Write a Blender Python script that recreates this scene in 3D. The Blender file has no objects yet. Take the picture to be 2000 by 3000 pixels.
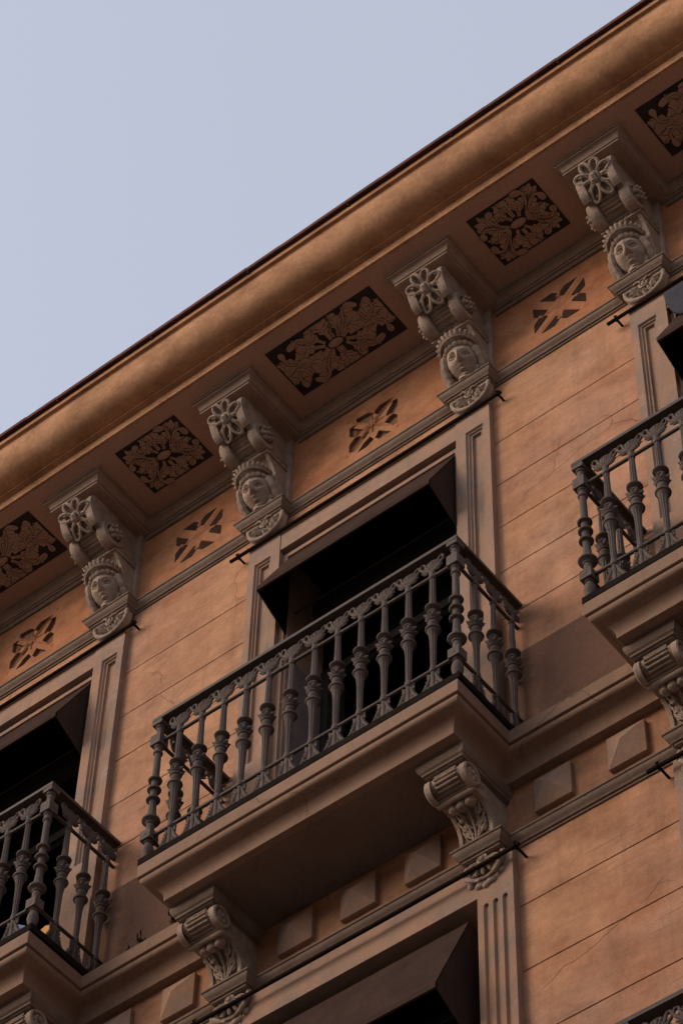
import bpy, math, random
from math import sin, cos, pi, sqrt, radians, atan2, hypot
from mathutils import Vector, Matrix
from mathutils.geometry import tessellate_polygon
random.seed(7)
SC = bpy.context.scene
COL = SC.collection

# ------------------------------------------------------------------ camera, light, exposure
yaw, el, roll = -0.6954, 0.9415, 0.0330
fw = Vector((sin(yaw)*cos(el), cos(yaw)*cos(el), sin(el)))
rt = Vector((cos(yaw), -sin(yaw), 0)); up = rt.cross(fw)
r2 = rt*cos(roll) + up*sin(roll); u2 = up*cos(roll) - rt*sin(roll)
cd = bpy.data.cameras.new('camera'); cam = bpy.data.objects.new('camera', cd); COL.objects.link(cam)
m = Matrix((r2, u2, -fw)).transposed().to_4x4(); m.translation = Vector((5.6311, -6.9876, -9.8155))
cam.matrix_world = m
cd.sensor_fit = 'VERTICAL'; cd.sensor_height = 36.0; cd.lens = 102.75; cd.clip_start = 0.1; cd.clip_end = 3000
SC.camera = cam

SUN_EL, SUN_AZ = 28.0, 222.0         # azimuth measured clockwise from +y
se, sa = radians(SUN_EL), radians(SUN_AZ)
sdir = Vector((sin(sa)*cos(se), cos(sa)*cos(se), sin(se)))
W = bpy.data.worlds.new("World"); SC.world = W; W.use_nodes = True
nt = W.node_tree; nt.nodes.clear()
wo = nt.nodes.new('ShaderNodeOutputWorld'); bg = nt.nodes.new('ShaderNodeBackground')
sky = nt.nodes.new('ShaderNodeTexSky'); sky.sky_type = 'NISHITA'; sky.sun_disc = False
sky.sun_elevation = se; sky.sun_rotation = sa
sky.air_density = 1.0; sky.dust_density = 4.0; sky.ozone_density = 1.6
hs = nt.nodes.new('ShaderNodeHueSaturation'); hs.inputs['Saturation'].default_value = 0.62
tn = nt.nodes.new('ShaderNodeMix'); tn.data_type = 'RGBA'; tn.blend_type = 'MULTIPLY'; tn.inputs[0].default_value = 1.0
tn.inputs[7].default_value = (1.04, 1.02, 1.05, 1)
nt.links.new(sky.outputs[0], hs.inputs['Color']); nt.links.new(hs.outputs[0], tn.inputs[6])
hz = nt.nodes.new('ShaderNodeMix'); hz.data_type = 'RGBA'; hz.inputs[0].default_value = 0.5    # thin even high haze
hz.inputs[7].default_value = (3.55, 3.78, 4.45, 1)
nt.links.new(tn.outputs[2], hz.inputs[6]); nt.links.new(hz.outputs[2], bg.inputs['Color']); nt.links.new(bg.outputs[0], wo.inputs['Surface'])
bg.inputs['Strength'].default_value = 0.13
sl = bpy.data.lights.new('sun', 'SUN'); sun = bpy.data.objects.new('sun', sl); COL.objects.link(sun)
sl.energy = 0.85; sl.angle = radians(30); sl.color = (1.0, 0.72, 0.48)
sun.rotation_euler = sdir.to_track_quat('Z', 'Y').to_euler()
SC.view_settings.view_transform = 'Standard'; SC.view_settings.look = 'None'
SC.view_settings.exposure = 0.66; SC.view_settings.gamma = 1.0; SC.view_settings.use_curve_mapping = False

# ------------------------------------------------------------------ materials
def material(name, base, var=None, rough=.85, bump=.25, scale=3.0, fine=90.0, cracks=0.0, blotch=None, pits=0.0, spec=.12, streak=0.0, tint=None, scratch=0.0):
    M = bpy.data.materials.new(name); M.use_nodes = True; n = M.node_tree.nodes; L = M.node_tree.links
    p = n['Principled BSDF']; p.inputs['Roughness'].default_value = rough
    p.inputs['Specular IOR Level'].default_value = spec
    tc = n.new('ShaderNodeNewGeometry'); src = tc.outputs['Position']
    def noise(sc, det=6, rg=.6, sx=None):
        t = n.new('ShaderNodeTexNoise'); t.inputs['Scale'].default_value = sc; t.inputs['Detail'].default_value = det
        t.inputs['Roughness'].default_value = rg
        if sx:
            mp = n.new('ShaderNodeMapping'); mp.inputs['Scale'].default_value = sx; L.new(src, mp.inputs[0]); L.new(mp.outputs[0], t.inputs['Vector'])
        else: L.new(src, t.inputs['Vector'])
        return t.outputs[0]
    def ramp(f, a, b, ca=(0,0,0,1), cb=(1,1,1,1)):
        r = n.new('ShaderNodeValToRGB'); r.color_ramp.elements[0].position = a; r.color_ramp.elements[1].position = b
        r.color_ramp.elements[0].color = ca; r.color_ramp.elements[1].color = cb; L.new(f, r.inputs[0]); return r.outputs[0]
    def mix(fac, a, b, mode='MIX', f=None):
        x = n.new('ShaderNodeMix'); x.data_type = 'RGBA'; x.blend_type = mode
        if fac is None: x.inputs[0].default_value = f
        else: L.new(fac, x.inputs[0])
        for s, i in ((a, 6), (b, 7)):
            if isinstance(s, tuple): x.inputs[i].default_value = (*s[:3], 1)
            else: L.new(s, x.inputs[i])
        return x.outputs[2]
    c = base
    if var: c = mix(ramp(noise(scale, 8, .62), .38, .66), base, var)
    if blotch:
        b1 = ramp(noise(scale*.55, 9, .7, (1, 1, 1.7)), .55, .68)
        b2 = ramp(noise(scale*11, 6, .75), .42, .6)
        mm = mix(None, b1, b2, 'MULTIPLY', 1.0)
        c = mix(mm, c, blotch)
    if tint:
        tm = ramp(noise(scale*.42, 5, .6), .42, .62)
        c = mix(tm, c, tint)
        hz = ramp(noise(scale*22, 5, .8, (1, 1, .8)), .40, .70, (.91,.90,.89,1), (1.07,1.07,1.08,1)); c = mix(None, c, hz, 'MULTIPLY', 1.0)
        lg = ramp(noise(scale*1.9, 7, .72, (1, 1, 1.5)), .34, .68, (.68,.65,.63,1), (1.22,1.23,1.25,1)); c = mix(None, c, lg, 'MULTIPLY', 1.0)
    if scratch:
        for ang, th in ((.55, .635), (-.35, .65)):
            mp = n.new('ShaderNodeMapping'); mp.inputs['Rotation'].default_value = (0, ang, 0); mp.inputs['Scale'].default_value = (1.1, 1, 34); L.new(src, mp.inputs[0])
            t = n.new('ShaderNodeTexNoise'); t.inputs['Scale'].default_value = 1.6; t.inputs['Detail'].default_value = 3; L.new(mp.outputs[0], t.inputs['Vector'])
            sc_ = ramp(t.outputs[0], th, th+.03); sm_ = mix(None, sc_, (scratch, scratch, scratch), 'MULTIPLY', 1.0)
            c = mix(sm_, c, tuple(v*(.62 if ang > 0 else 1.35) for v in base))
    if streak:
        s = ramp(noise(scale*5, 6, .7, (1, 1, .09)), .52, .75)
        sm = mix(None, s, (streak, streak, streak), 'MULTIPLY', 1.0)
        c = mix(sm, c, tuple(v*.45 for v in base))
    g = ramp(noise(fine, 3, .7), .25, .75, (.84, .84, .84, 1), (1.12, 1.12, 1.12, 1))
    c = mix(None, c, g, 'MULTIPLY', 1.0)
    crk = None
    if cracks:
        wn = n.new('ShaderNodeTexNoise'); wn.inputs['Scale'].default_value = 2.6; wn.inputs['Detail'].default_value = 5; L.new(src, wn.inputs['Vector'])
        ad = n.new('ShaderNodeVectorMath'); ad.operation = 'MULTIPLY_ADD'; ad.inputs[1].default_value = (.30, .30, .30)
        L.new(wn.outputs[1], ad.inputs[0]); L.new(src, ad.inputs[2])
        v = n.new('ShaderNodeTexVoronoi'); v.feature = 'DISTANCE_TO_EDGE'; v.inputs['Scale'].default_value = 1.15; L.new(ad.outputs[0], v.inputs['Vector'])
        e = ramp(v.outputs['Distance'], .0, .006, (1,1,1,1), (0,0,0,1))
        msk = ramp(noise(1.3, 4, .6), .5, .58)
        crk = mix(None, e, msk, 'MULTIPLY', 1.0)
        cm = mix(None, crk, (cracks, cracks, cracks), 'MULTIPLY', 1.0)
        c = mix(cm, c, tuple(v*.35 for v in base))
    L.new(c, p.inputs['Base Color'])
    h1 = noise(fine, 5, .7); h2 = noise(scale*4, 5, .6)
    a1 = n.new('ShaderNodeMath'); a1.operation = 'MULTIPLY_ADD'; L.new(h2, a1.inputs[0]); a1.inputs[1].default_value = 2.0; L.new(h1, a1.inputs[2])
    hh = a1.outputs[0]
    if crk is not None:
        s = n.new('ShaderNodeMath'); s.operation = 'MULTIPLY_ADD'; L.new(crk, s.inputs[0]); s.inputs[1].default_value = -1.5; L.new(hh, s.inputs[2]); hh = s.outputs[0]
    if pits:
        vv = n.new('ShaderNodeTexVoronoi'); vv.inputs['Scale'].default_value = 55; L.new(src, vv.inputs['Vector'])
        pr = ramp(vv.outputs['Distance'], .05, .3, (0,0,0,1), (1,1,1,1))
        s = n.new('ShaderNodeMath'); s.operation = 'MULTIPLY_ADD'; L.new(pr, s.inputs[0]); s.inputs[1].default_value = pits; L.new(hh, s.inputs[2]); hh = s.outputs[0]
    bm = n.new('ShaderNodeBump'); bm.inputs['Strength'].default_value = bump; bm.inputs['Distance'].default_value = .006
    L.new(hh, bm.inputs['Height']); L.new(bm.outputs[0], p.inputs['Normal'])
    return M

M_WALL = material('orange_plaster', (.395, .190, .104), (.40, .240, .160), bump=.40, scale=1.9, fine=110, cracks=.6, blotch=(.24, .125, .078), streak=.45, tint=(.435, .230, .124), scratch=.5)
M_FRIEZE = material('frieze_plaster', (.43, .168, .072), (.36, .175, .095), bump=.3, scale=2.6, fine=110, cracks=.5, streak=.35, tint=(.42, .20, .10), blotch=(.26, .125, .07), scratch=.35)
M_LFRIEZE = material('lower_frieze_plaster', (.35, .160, .080), (.30, .17, .11), bump=.3, scale=2.4, fine=110, cracks=.6, streak=.4, tint=(.36, .19, .11), scratch=.4, blotch=(.22, .12, .08))
M_STONE = material('grey_stone', (.335, .198, .127), (.225, .165, .130), bump=.35, scale=4, fine=130, blotch=(.38, .27, .20), pits=.25, streak=.3)
M_CARVED = material('carved_stone', (.265, .192, .145), (.38, .285, .215), bump=.45, scale=14, fine=150, blotch=(.135, .098, .078), pits=.5)
M_MOULD = material('dark_moulding', (.165, .115, .085), (.215, .15, .11), bump=.4, scale=6, fine=120, blotch=(.27, .20, .155), streak=.3)
M_CORN = material('cornice_plaster', (.50, .27, .14), (.36, .19, .10), bump=.3, scale=2.2, fine=45, tint=(.43, .23, .12))
M_SOFF = material('soffit_plaster', (.43, .275, .20), (.45, .265, .18), bump=.2, scale=2.0, fine=80)
M_BLOCK = material('block_stone', (.35, .235, .168), (.26, .185, .14), bump=.4, scale=6, fine=120, blotch=(.33, .25, .19), streak=.3)
M_SLAB = material('balcony_render', (.255, .158, .106), (.205, .13, .088), bump=.3, scale=3, fine=100, cracks=.6, streak=.35)
M_DADO = material('dado_plaster', (.150, .086, .060), (.18, .10, .07), bump=.25, scale=3.5, fine=100, blotch=(.09, .058, .047), spec=.0)
M_IRON = material('cast_iron', (.090, .069, .058), (.12, .090, .074), rough=.75, bump=.5, scale=9, fine=220, spec=.2, blotch=(.13, .068, .040), streak=.3)
M_RAIL = material('iron_rail', (.070, .050, .040), (.055, .042, .035), rough=.6, bump=.2, scale=12, fine=150, spec=.2)
M_BASE = material('base_bar_iron', (.016, .012, .010), (.024, .018, .015), rough=.7, bump=.2, scale=12, fine=150, spec=.0)
M_ROD = material('rusty_rod', (.016, .012, .010), (.026, .016, .012), rough=.7, bump=.3, scale=20, fine=200, spec=.0)
M_ROOF = material('roof_tile', (.12, .042, .03), (.07, .035, .028), bump=.4, scale=7, fine=80)
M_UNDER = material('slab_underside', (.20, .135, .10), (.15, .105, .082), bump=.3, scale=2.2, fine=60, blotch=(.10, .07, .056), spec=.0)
M_PDARK = material('painted_black', (.040, .033, .029), (.055, .044, .037), rough=.9, bump=.1, scale=8, fine=90, spec=.0)
M_PLEAF = material('painted_leaf', (.42, .275, .19), (.34, .215, .145), rough=.9, bump=.1, scale=26, fine=90, spec=.0)
M_PLINE = material('painted_line', (.050, .038, .032), rough=.9, bump=.05, spec=.0)
M_OPAINT = material('ornament_paint', (.042, .024, .018), (.06, .034, .025), rough=.9, bump=.15, scale=12, fine=90, spec=.0)
M_RECESS = material('recess_paint', (.20, .112, .070), (.25, .14, .085), rough=.9, bump=.15, scale=12, fine=90, spec=.0)
M_RED = material('ornament_red', (.34, .105, .05), rough=.9, bump=.1)
M_HOOD = material('hood_paint', (.048, .031, .025), (.060, .039, .031), rough=.9, bump=.15, scale=5, fine=90, streak=.3, spec=.0)
M_VOID = material('shade_black', (.008, .007, .007), rough=.95, bump=.0, spec=.0)  # near-black: shade inside the hoods and rooms is put into the colour
M_BLIND = material('blind_box_paint', (.05, .045, .042), spec=.0)
M_WOOD = material('dark_wood', (.03, .026, .024), (.045, .038, .034), rough=.6, bump=.15, scale=9, fine=60, spec=.0)
M_SHUT = material('grey_shutter', (.17, .14, .12), (.13, .11, .095), rough=.7, bump=.2, scale=8, fine=80)
M_GLASS = material('window_glass', (.006, .006, .007), rough=.25, bump=.0, spec=.2)
M_CLOTH = material('blue_grey_cloth', (.050, .050, .060), (.06, .06, .07), rough=.95, bump=.2, scale=10, spec=.0)
M_BLUE = material('blue_board', (.28, .38, .62), rough=.6, bump=.05)
M_YEL = material('yellow_board', (.85, .42, .12), rough=.6, bump=.05)
M_WEED = material('dry_weed', (.035, .026, .016), (.05, .025, .018), rough=.9, bump=.1)
M_FACING = material('facing_plaster', (.50, .36, .25), (.44, .31, .21), scale=.8, fine=20)
OPP_Z = 2.5
M_GROUND = material('street_paving', (.34, .30, .26), (.28, .25, .22), scale=.5, fine=8)

# ------------------------------------------------------------------ mesh helpers
class MB:
    def __init__(s): s.v = []; s.f = []; s.sm = []
    def add(s, vs, fs, smooth=False):
        o = len(s.v); s.v += [tuple(p) for p in vs]
        s.f += [tuple(i+o for i in f) for f in fs]; s.sm += [smooth]*len(fs)
    def box(s, x0, x1, y0, y1, z0, z1):
        s.add([(x0,y0,z0),(x1,y0,z0),(x1,y1,z0),(x0,y1,z0),(x0,y0,z1),(x1,y0,z1),(x1,y1,z1),(x0,y1,z1)],
              [(3,2,1,0),(4,5,6,7),(0,1,5,4),(1,2,6,5),(2,3,7,6),(3,0,4,7)])
    def prism_x(s, prof, x0, x1, smooth=False):      # prof: (y,z) closed polygon
        n = len(prof)
        s.add([(x0,y,z) for y,z in prof]+[(x1,y,z) for y,z in prof],
              [(i,(i+1)%n,(i+1)%n+n,i+n) for i in range(n)], smooth)
        t = tessellate_polygon([[Vector((y,z,0)) for y,z in prof]])
        o = len(s.v)-2*n
        for a,b,c in t: s.f += [(o+a,o+b,o+c),(o+n+c,o+n+b,o+n+a)]; s.sm += [False,False]
    def tube(s, pts, r, n=8, cap=True, smooth=True, flat=None):
        pts = [Vector(p) for p in pts]; k = len(pts)
        rs = r if isinstance(r,(list,tuple)) else [r]*k
        vs = []; pn = None
        for i,p in enumerate(pts):
            t = (pts[min(i+1,k-1)]-pts[max(i-1,0)])
            if t.length < 1e-9: t = Vector((0,0,1))
            t.normalize()
            if pn is None:
                a = Vector((0,0,1)) if abs(t.z) < .9 else Vector((1,0,0)); pn = t.cross(a).normalized()
            else:
                pn = pn - t*pn.dot(t)
                pn = pn.normalized() if pn.length > 1e-6 else t.orthogonal().normalized()
            b = t.cross(pn)
            for j in range(n):
                a = 2*pi*j/n; q = p+(pn*cos(a)+b*sin(a))*rs[i]; vs.append(q)
        fs = [(i*n+j,i*n+(j+1)%n,(i+1)*n+(j+1)%n,(i+1)*n+j) for i in range(k-1) for j in range(n)]
        if cap: fs += [tuple(range(n))[::-1], tuple(range((k-1)*n,k*n))]
        s.add(vs, fs, smooth)
    def ring(s, c, r, tr, axis='y', n=16, m_=6, a0=0, a1=2*pi, sx=1, sy=1, rot=0):
        pts = []
        for i in range(n+1):
            a = a0+(a1-a0)*i/n; u, v = r*cos(a)*sx, r*sin(a)*sy
            u, v = u*cos(rot)-v*sin(rot), u*sin(rot)+v*cos(rot)
            pts.append({'y':(c[0]+u,c[1],c[2]+v),'x':(c[0],c[1]+u,c[2]+v),'z':(c[0]+u,c[1]+v,c[2])}[axis])
        s.tube(pts, tr, m_)
    def lathe(s, prof, cx=0, cy=0, n=16, flute=None, smooth=True):   # prof (r,z), flute(z)->depth
        vs = []
        for r,z in prof:
            fd = flute(z) if flute else 0
            for j in range(n):
                a = 2*pi*j/n; rr = r*(1-fd*(j%2)); vs.append((cx+rr*cos(a),cy+rr*sin(a),z))
        k = len(prof)
        fs = [(i*n+j,i*n+(j+1)%n,(i+1)*n+(j+1)%n,(i+1)*n+j) for i in range(k-1) for j in range(n)]
        fs += [tuple(range(n))[::-1], tuple(range((k-1)*n,k*n))]
        s.add(vs, fs, smooth)
    def ball(s, c, r, nu=12, nv=8, f=None):
        rx, ry, rz = r if isinstance(r,(tuple,list)) else (r,r,r)
        vs = [(c[0],c[1],c[2]-rz)]
        for i in range(1,nv):
            t = pi*i/nv-pi/2
            for j in range(nu):
                a = 2*pi*j/nu; vs.append((c[0]+rx*cos(t)*cos(a),c[1]+ry*cos(t)*sin(a),c[2]+rz*sin(t)))
        vs.append((c[0],c[1],c[2]+rz)); e = len(vs)-1
        fs = [(0,1+(j+1)%nu,1+j) for j in range(nu)]
        fs += [(1+i*nu+j,1+i*nu+(j+1)%nu,1+(i+1)*nu+(j+1)%nu,1+(i+1)*nu+j) for i in range(nv-2) for j in range(nu)]
        fs += [(e,1+(nv-2)*nu+j,1+(nv-2)*nu+(j+1)%nu) for j in range(nu)]
        s.add(vs, fs, True)
    def sweep(s, prof, path, smooth=False):   # prof (off,z); path [(x,y)], outward = right of travel
        def offs(d):
            out = []
            k = len(path)
            for i in range(k):
                def nrm(a,b):
                    dx,dy = path[b][0]-path[a][0], path[b][1]-path[a][1]; l = hypot(dx,dy); return (dy/l,-dx/l)
                n1 = nrm(i-1,i) if i > 0 else nrm(i,i+1); n2 = nrm(i,i+1) if i < k-1 else nrm(i-1,i)
                den = 1+n1[0]*n2[0]+n1[1]*n2[1]
                out.append((path[i][0]+d*(n1[0]+n2[0])/den, path[i][1]+d*(n1[1]+n2[1])/den))
            return out
        k = len(path); vs = []
        for d,z in prof: vs += [(x,y,z) for x,y in offs(d)]
        fs = [(i*k+j,(i+1)*k+j,(i+1)*k+j+1,i*k+j+1) for i in range(len(prof)-1) for j in range(k-1)]
        s.add(vs, fs, smooth)
    def poly(s, pts, to3, th=0, nrm=(0,-1,0)):  # flat polygon, optional thickness along -nrm
        t = tessellate_polygon([[Vector((a,b,0)) for a,b in pts]])
        n = len(pts); vs = [Vector(to3(a,b)) for a,b in pts]
        if th:
            back = [v-Vector(nrm)*th for v in vs]
            s.add(vs+back, [tuple(x) for x in t]+[tuple(i+n for i in reversed(x)) for x in t]+[(i,(i+1)%n,(i+1)%n+n,i+n) for i in range(n)])
        else: s.add(vs, [tuple(x) for x in t])
    def xf(s, M):
        s.v = [tuple(M @ Vector(p)) for p in s.v]; return s
    def build(s, name, mat, parent=None, bevel=0, label=None, fix=True):
        me = bpy.data.meshes.new(name); me.from_pydata(s.v, [], s.f)
        me.polygons.foreach_set('use_smooth', [True]*len(s.f) if any(s.sm) else [False]*len(s.f))
        me.materials.append(mat); me.update()
        if fix:
            import bmesh
            b = bmesh.new(); b.from_mesh(me); bmesh.ops.recalc_face_normals(b, faces=b.faces[:]); b.to_mesh(me); b.free()
        if any(s.sm): me.set_sharp_from_angle(angle=radians(38))
        o = bpy.data.objects.new(name, me); COL.objects.link(o)
        if parent: o.parent = parent
        if bevel:
            md = o.modifiers.new('bevel','BEVEL'); md.width = bevel; md.segments = 2; md.limit_method = 'ANGLE'; md.angle_limit = radians(50)
        if label: o['label'] = label
        return o

def empty(name, loc=(0,0,0), label=None, cat=None, group=None, parent=None):
    o = bpy.data.objects.new(name, None); COL.objects.link(o); o.location = loc; o.empty_display_size = .2
    if label: o['label'] = label
    if cat: o['category'] = cat
    if group: o['group'] = group
    if parent: o.parent = parent
    return o
def kids(o): return [c for c in bpy.data.objects if c.parent == o]
def copy_tree(o, dx, dz=0, parent=None, top=True):
    cs = kids(o); c = o.copy(); COL.objects.link(c)
    if top: c.location = o.location+Vector((dx,0,dz))
    c.parent = parent
    for ch in cs: copy_tree(ch, dx, dz, c, False)
    return c

P = 2.4831; CS = [-P, 0.0, P]; ALLC = [-2*P, -P, 0.0, P, 2*P]
XL, XR = -8.7, 8.7
ZS = 3.751          # main soffit
LOW = -3.47         # offset from one balcony to the one below

# ground
g = MB(); g.add([(-1500,-1500,-11.42),(1500,-1500,-11.42),(1500,1500,-11.42),(-1500,1500,-11.42)], [(0,1,2,3)])
o = g.build('ground', M_GROUND); o['kind'] = 'structure'

B = empty('apartment_building', (0,0,-11.42), 'orange plastered old apartment building with carved cornice brackets and iron balconies', 'building')
PINV = Matrix.Translation((0,0,11.42))
def part(mb, name, mat, parent=None, bevel=0, label=None, fix=True):
    o = mb.build(name, mat, None, bevel, label, fix)
    if parent is None: o.parent = B; o.matrix_parent_inverse = Matrix.Translation((0,0,11.42))
    else: o.parent = parent
    return o
def pempty(name, loc, label=None):
    e = empty(name, loc, label); e.parent = B; e.matrix_parent_inverse = Matrix.Translation((0,0,11.42)); return e

# ------------------------------------------------------------------ walls
def wallseg(mb, x0, x1, z0, z1, grooves=(), yb=.35, gd=.007, gw=.0042):
    zs = sorted(g for g in grooves if z0 < g < z1)
    prof = [(yb,z0),(0,z0)]
    for g in zs: prof += [(0,g-gw),(gd,g-gw*.3),(gd,g+gw*.3),(0,g+gw)]
    prof += [(0,z1),(yb,z1)]
    n = len(prof)
    mb.add([(x0,y,z) for y,z in prof]+[(x1,y,z) for y,z in prof], [(i,i+n,i+n+1,i+1) for i in range(n-1)])
    for x in (0,1):
        for i in range(1,n-2):
            pass
    mb.add([(x0,0,z0),(x0,yb,z0),(x0,yb,z1),(x0,0,z1)],[(0,1,2,3)]); mb.add([(x1,0,z0),(x1,yb,z0),(x1,yb,z1),(x1,0,z1)],[(3,2,1,0)])
    mb.add([(x0,yb,z0),(x1,yb,z0),(x1,yb,z1),(x0,yb,z1)],[(0,1,2,3)])
UG = [2.4315, 2.0645, 1.7082, 1.347, .985]
LG = [-.966, -1.342, -1.718, -2.094, -2.47, -2.85]
up_w = MB(); lo_w = MB()
edges = [XL]+[c for c in ALLC]+[XR]
for i in range(len(ALLC)-1):
    a, b = ALLC[i]+.77, ALLC[i+1]-.77
    wallseg(up_w, a, b, -.02, 2.95, UG); wallseg(lo_w, ALLC[i]+.80, ALLC[i+1]-.80, -3.3, -.60, LG)
for a, b in ((XL, ALLC[0]-.77), (ALLC[-1]+.77, XR)):
    wallseg(up_w, a, b, -.02, 2.95, UG); wallseg(lo_w, a, b, -3.3, -.60, LG)
for c in ALLC:
    wallseg(up_w, c-.77, c+.77, 2.74, 2.95); wallseg(lo_w, c-.80, c+.80, -.68, -.60)
part(up_w, 'wall', M_WALL, label='pale orange plaster wall with thin horizontal joints')
part(lo_w, 'wall', M_WALL, label='lower orange plaster wall with horizontal joints')
mf = MB(); wallseg(mf, XL, XR, -.60, -.02); part(mf, 'frieze_wall', M_LFRIEZE, label='orange frieze band under the balconies')
base = MB(); base.box(XL, XR, 0, 5, -11.42, -3.3); part(base, 'wall', M_WALL, label='lowest storeys of orange plaster')
back = MB(); back.box(XL, XR, 4.6, 5.0, -3.3, 4.3); back.box(XL, XL+.3, .351, 4.6, -3.3, 4.0); back.box(XR-.3, XR, .351, 4.6, -3.3, 4.0)
part(back, 'rear_wall', M_WALL)

# frieze with carved pockets above windows
S8 = [[(-.1138,3.4743),(-.0319,3.4794),(-.0007,3.4464),(-.0057,3.4317),(-.0004,3.4133),(-.0207,3.3874)],[(.0147,3.4422),(.0478,3.4775),(.1291,3.4826),(.0362,3.3904),(.012,3.4164),(.0222,3.4216)],[(.173,3.4343),(.1756,3.3574),(.1399,3.3231),(.1101,3.3198),(.0861,3.3435)],[(.1392,3.3107),(.175,3.2754),(.1732,3.1975),(.0857,3.2853),(.1053,3.3093),(.1231,3.3005)],[(.1289,3.1552),(.0452,3.1575),(.0159,3.1859),(.0247,3.1944),(.0216,3.2146),(.0331,3.2484)],[(-.018,3.2401),(.0006,3.2178),(-.0069,3.208),(-.0023,3.1865),(-.0306,3.1542),(-.1093,3.1574)],[(-.157,3.1988),(-.1579,3.2766),(-.1252,3.3095),(-.1059,3.2972),(-.0924,3.3122),(-.068,3.2885)],[(-.1585,3.4349),(-.0667,3.3456),(-.0906,3.3212),(-.1157,3.3326),(-.1233,3.3206),(-.1589,3.3571)]]
T8 = [[(-.1131,3.4437),(-.1157,3.4827),(-.0335,3.4742),(.0040,3.4414),(.0015,3.4128),(-.0141,3.3916),(-.0282,3.3647)],[(.0090,3.4433),(.0427,3.4754),(.126,3.4715),(.1292,3.4354),(.0905,3.4041),(.0513,3.3582),(.0364,3.3944),(.0163,3.4151)],[(.1336,3.4186),(.1327,3.4373),(.1695,3.4319),(.1728,3.3526),(.1444,3.3125),(.1128,3.3125),(.0875,3.3358)],[(.1129,3.3029),(.1433,3.3068),(.1721,3.2723),(.1735,3.1959),(.1458,3.1942),(.0827,3.2746),(.088,3.2799)],[(.0437,3.2342),(.1301,3.1485),(.0483,3.1481),(.0170,3.1834)],[(-.0154,3.2267),(.012,3.1784),(-.0357,3.1478),(-.1038,3.1457),(-.0581,3.2047)],[(-.1606,3.1953),(-.1622,3.2664),(-.1233,3.3090),(-.0978,3.3040),(-.0591,3.2655),(-.0307,3.2903),(-.0200,3.2800),(-.0586,3.235),(-.1152,3.1804)],[(-.1621,3.4299),(-.1202,3.4332),(-.1111,3.4353),(-.1306,3.4044),(-.064,3.3401),(-.0979,3.3120),(-.1251,3.3130),(-.1604,3.35)]]
fz0, fz1 = 2.95, 3.80
fr = MB(); pk = MB()
holes = []
for c in ALLC:
    for p in T8: holes.append([(c+a,b) for a,b in p])
xs = [XL]+[ (ALLC[i]+ALLC[i+1])/2 for i in range(len(ALLC)-1)]+[XR]
for i,c in enumerate(ALLC):
    hs_ = [[(c+a,b) for a,b in p] for p in T8]
    outer = [(xs[i],fz0),(xs[i+1],fz0),(xs[i+1],fz1),(xs[i],fz1)]
    loops = [outer]+hs_
    flat = [q for l in loops for q in l]
    t = tessellate_polygon([[Vector((a,b,0)) for a,b in l] for l in loops])
    fr.add([(a,0,b) for a,b in flat], [tuple(x) for x in t])
    fr.box(xs[i], xs[i+1], .025, .35, fz0, fz1)
    for h in hs_:
        n = len(h); pk.add([(a,.0005,b) for a,b in h]+[(a,.024,b) for a,b in h], [(k,(k+1)%n,(k+1)%n+n,k+n) for k in range(n)])
        pk.poly(h, lambda a,b:(a,.024,b))
part(fr, 'frieze_wall', M_FRIEZE, label='orange frieze band under the cornice', fix=False)
for i,c in enumerate(ALLC):
    e = pempty('carved_ornament', (c,0,3.33), 'eight-lobed star carved into the frieze above a window')
    q = MB()
    for h in T8:
        n = len(h); h2 = [(a,b-3.33) for a,b in h]
        q.add([(a,.0005,b) for a,b in h2]+[(a,.023,b) for a,b in h2], [(k,(k+1)%n,(k+1)%n+n,k+n) for k in range(n)]); q.poly(h2, lambda a,b:(a,.023,b))
    part(q, 'recess', M_RECESS, e)
    q = MB()    # raised ridge arms, hub and small rivets
    for k in range(8):
        a = pi/8+k*pi/4+ (pi/8)
        L_ = .19 if k%2==0 else .075
        ax, az = cos(a)*1.05, sin(a)
        p0 = Vector((ax*.02,-.001,az*.02)); p1 = Vector((ax*L_,-.001,az*L_)); sd = Vector((-az,0,ax))*.009
        q.add([p0-sd,p0+sd,p1+sd*.4,p1-sd*.4,p0+Vector((0,-.011,0)),p1+Vector((0,-.004,0))],[(0,4,5,3),(4,1,2,5),(3,5,2)])
    q.ring((0,-.006,0),.020,.006,'y',14,6); q.ball((0,-.004,0),(.013,.008,.013))
    for sx in (-1,1):
        q.ball((sx*.118,.012,-.012 if sx>0 else .01),(.013,.016,.015))
    part(q, 'ridge_cross', M_FRIEZE, e)
    for sx in (-1,1):
        for sz in (-1,1): q = MB(); q.ball((sx*.172,.002,sz*.166),(.014,.004,.018)); part(q, 'rivet', M_RED, e)
del pk
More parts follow.
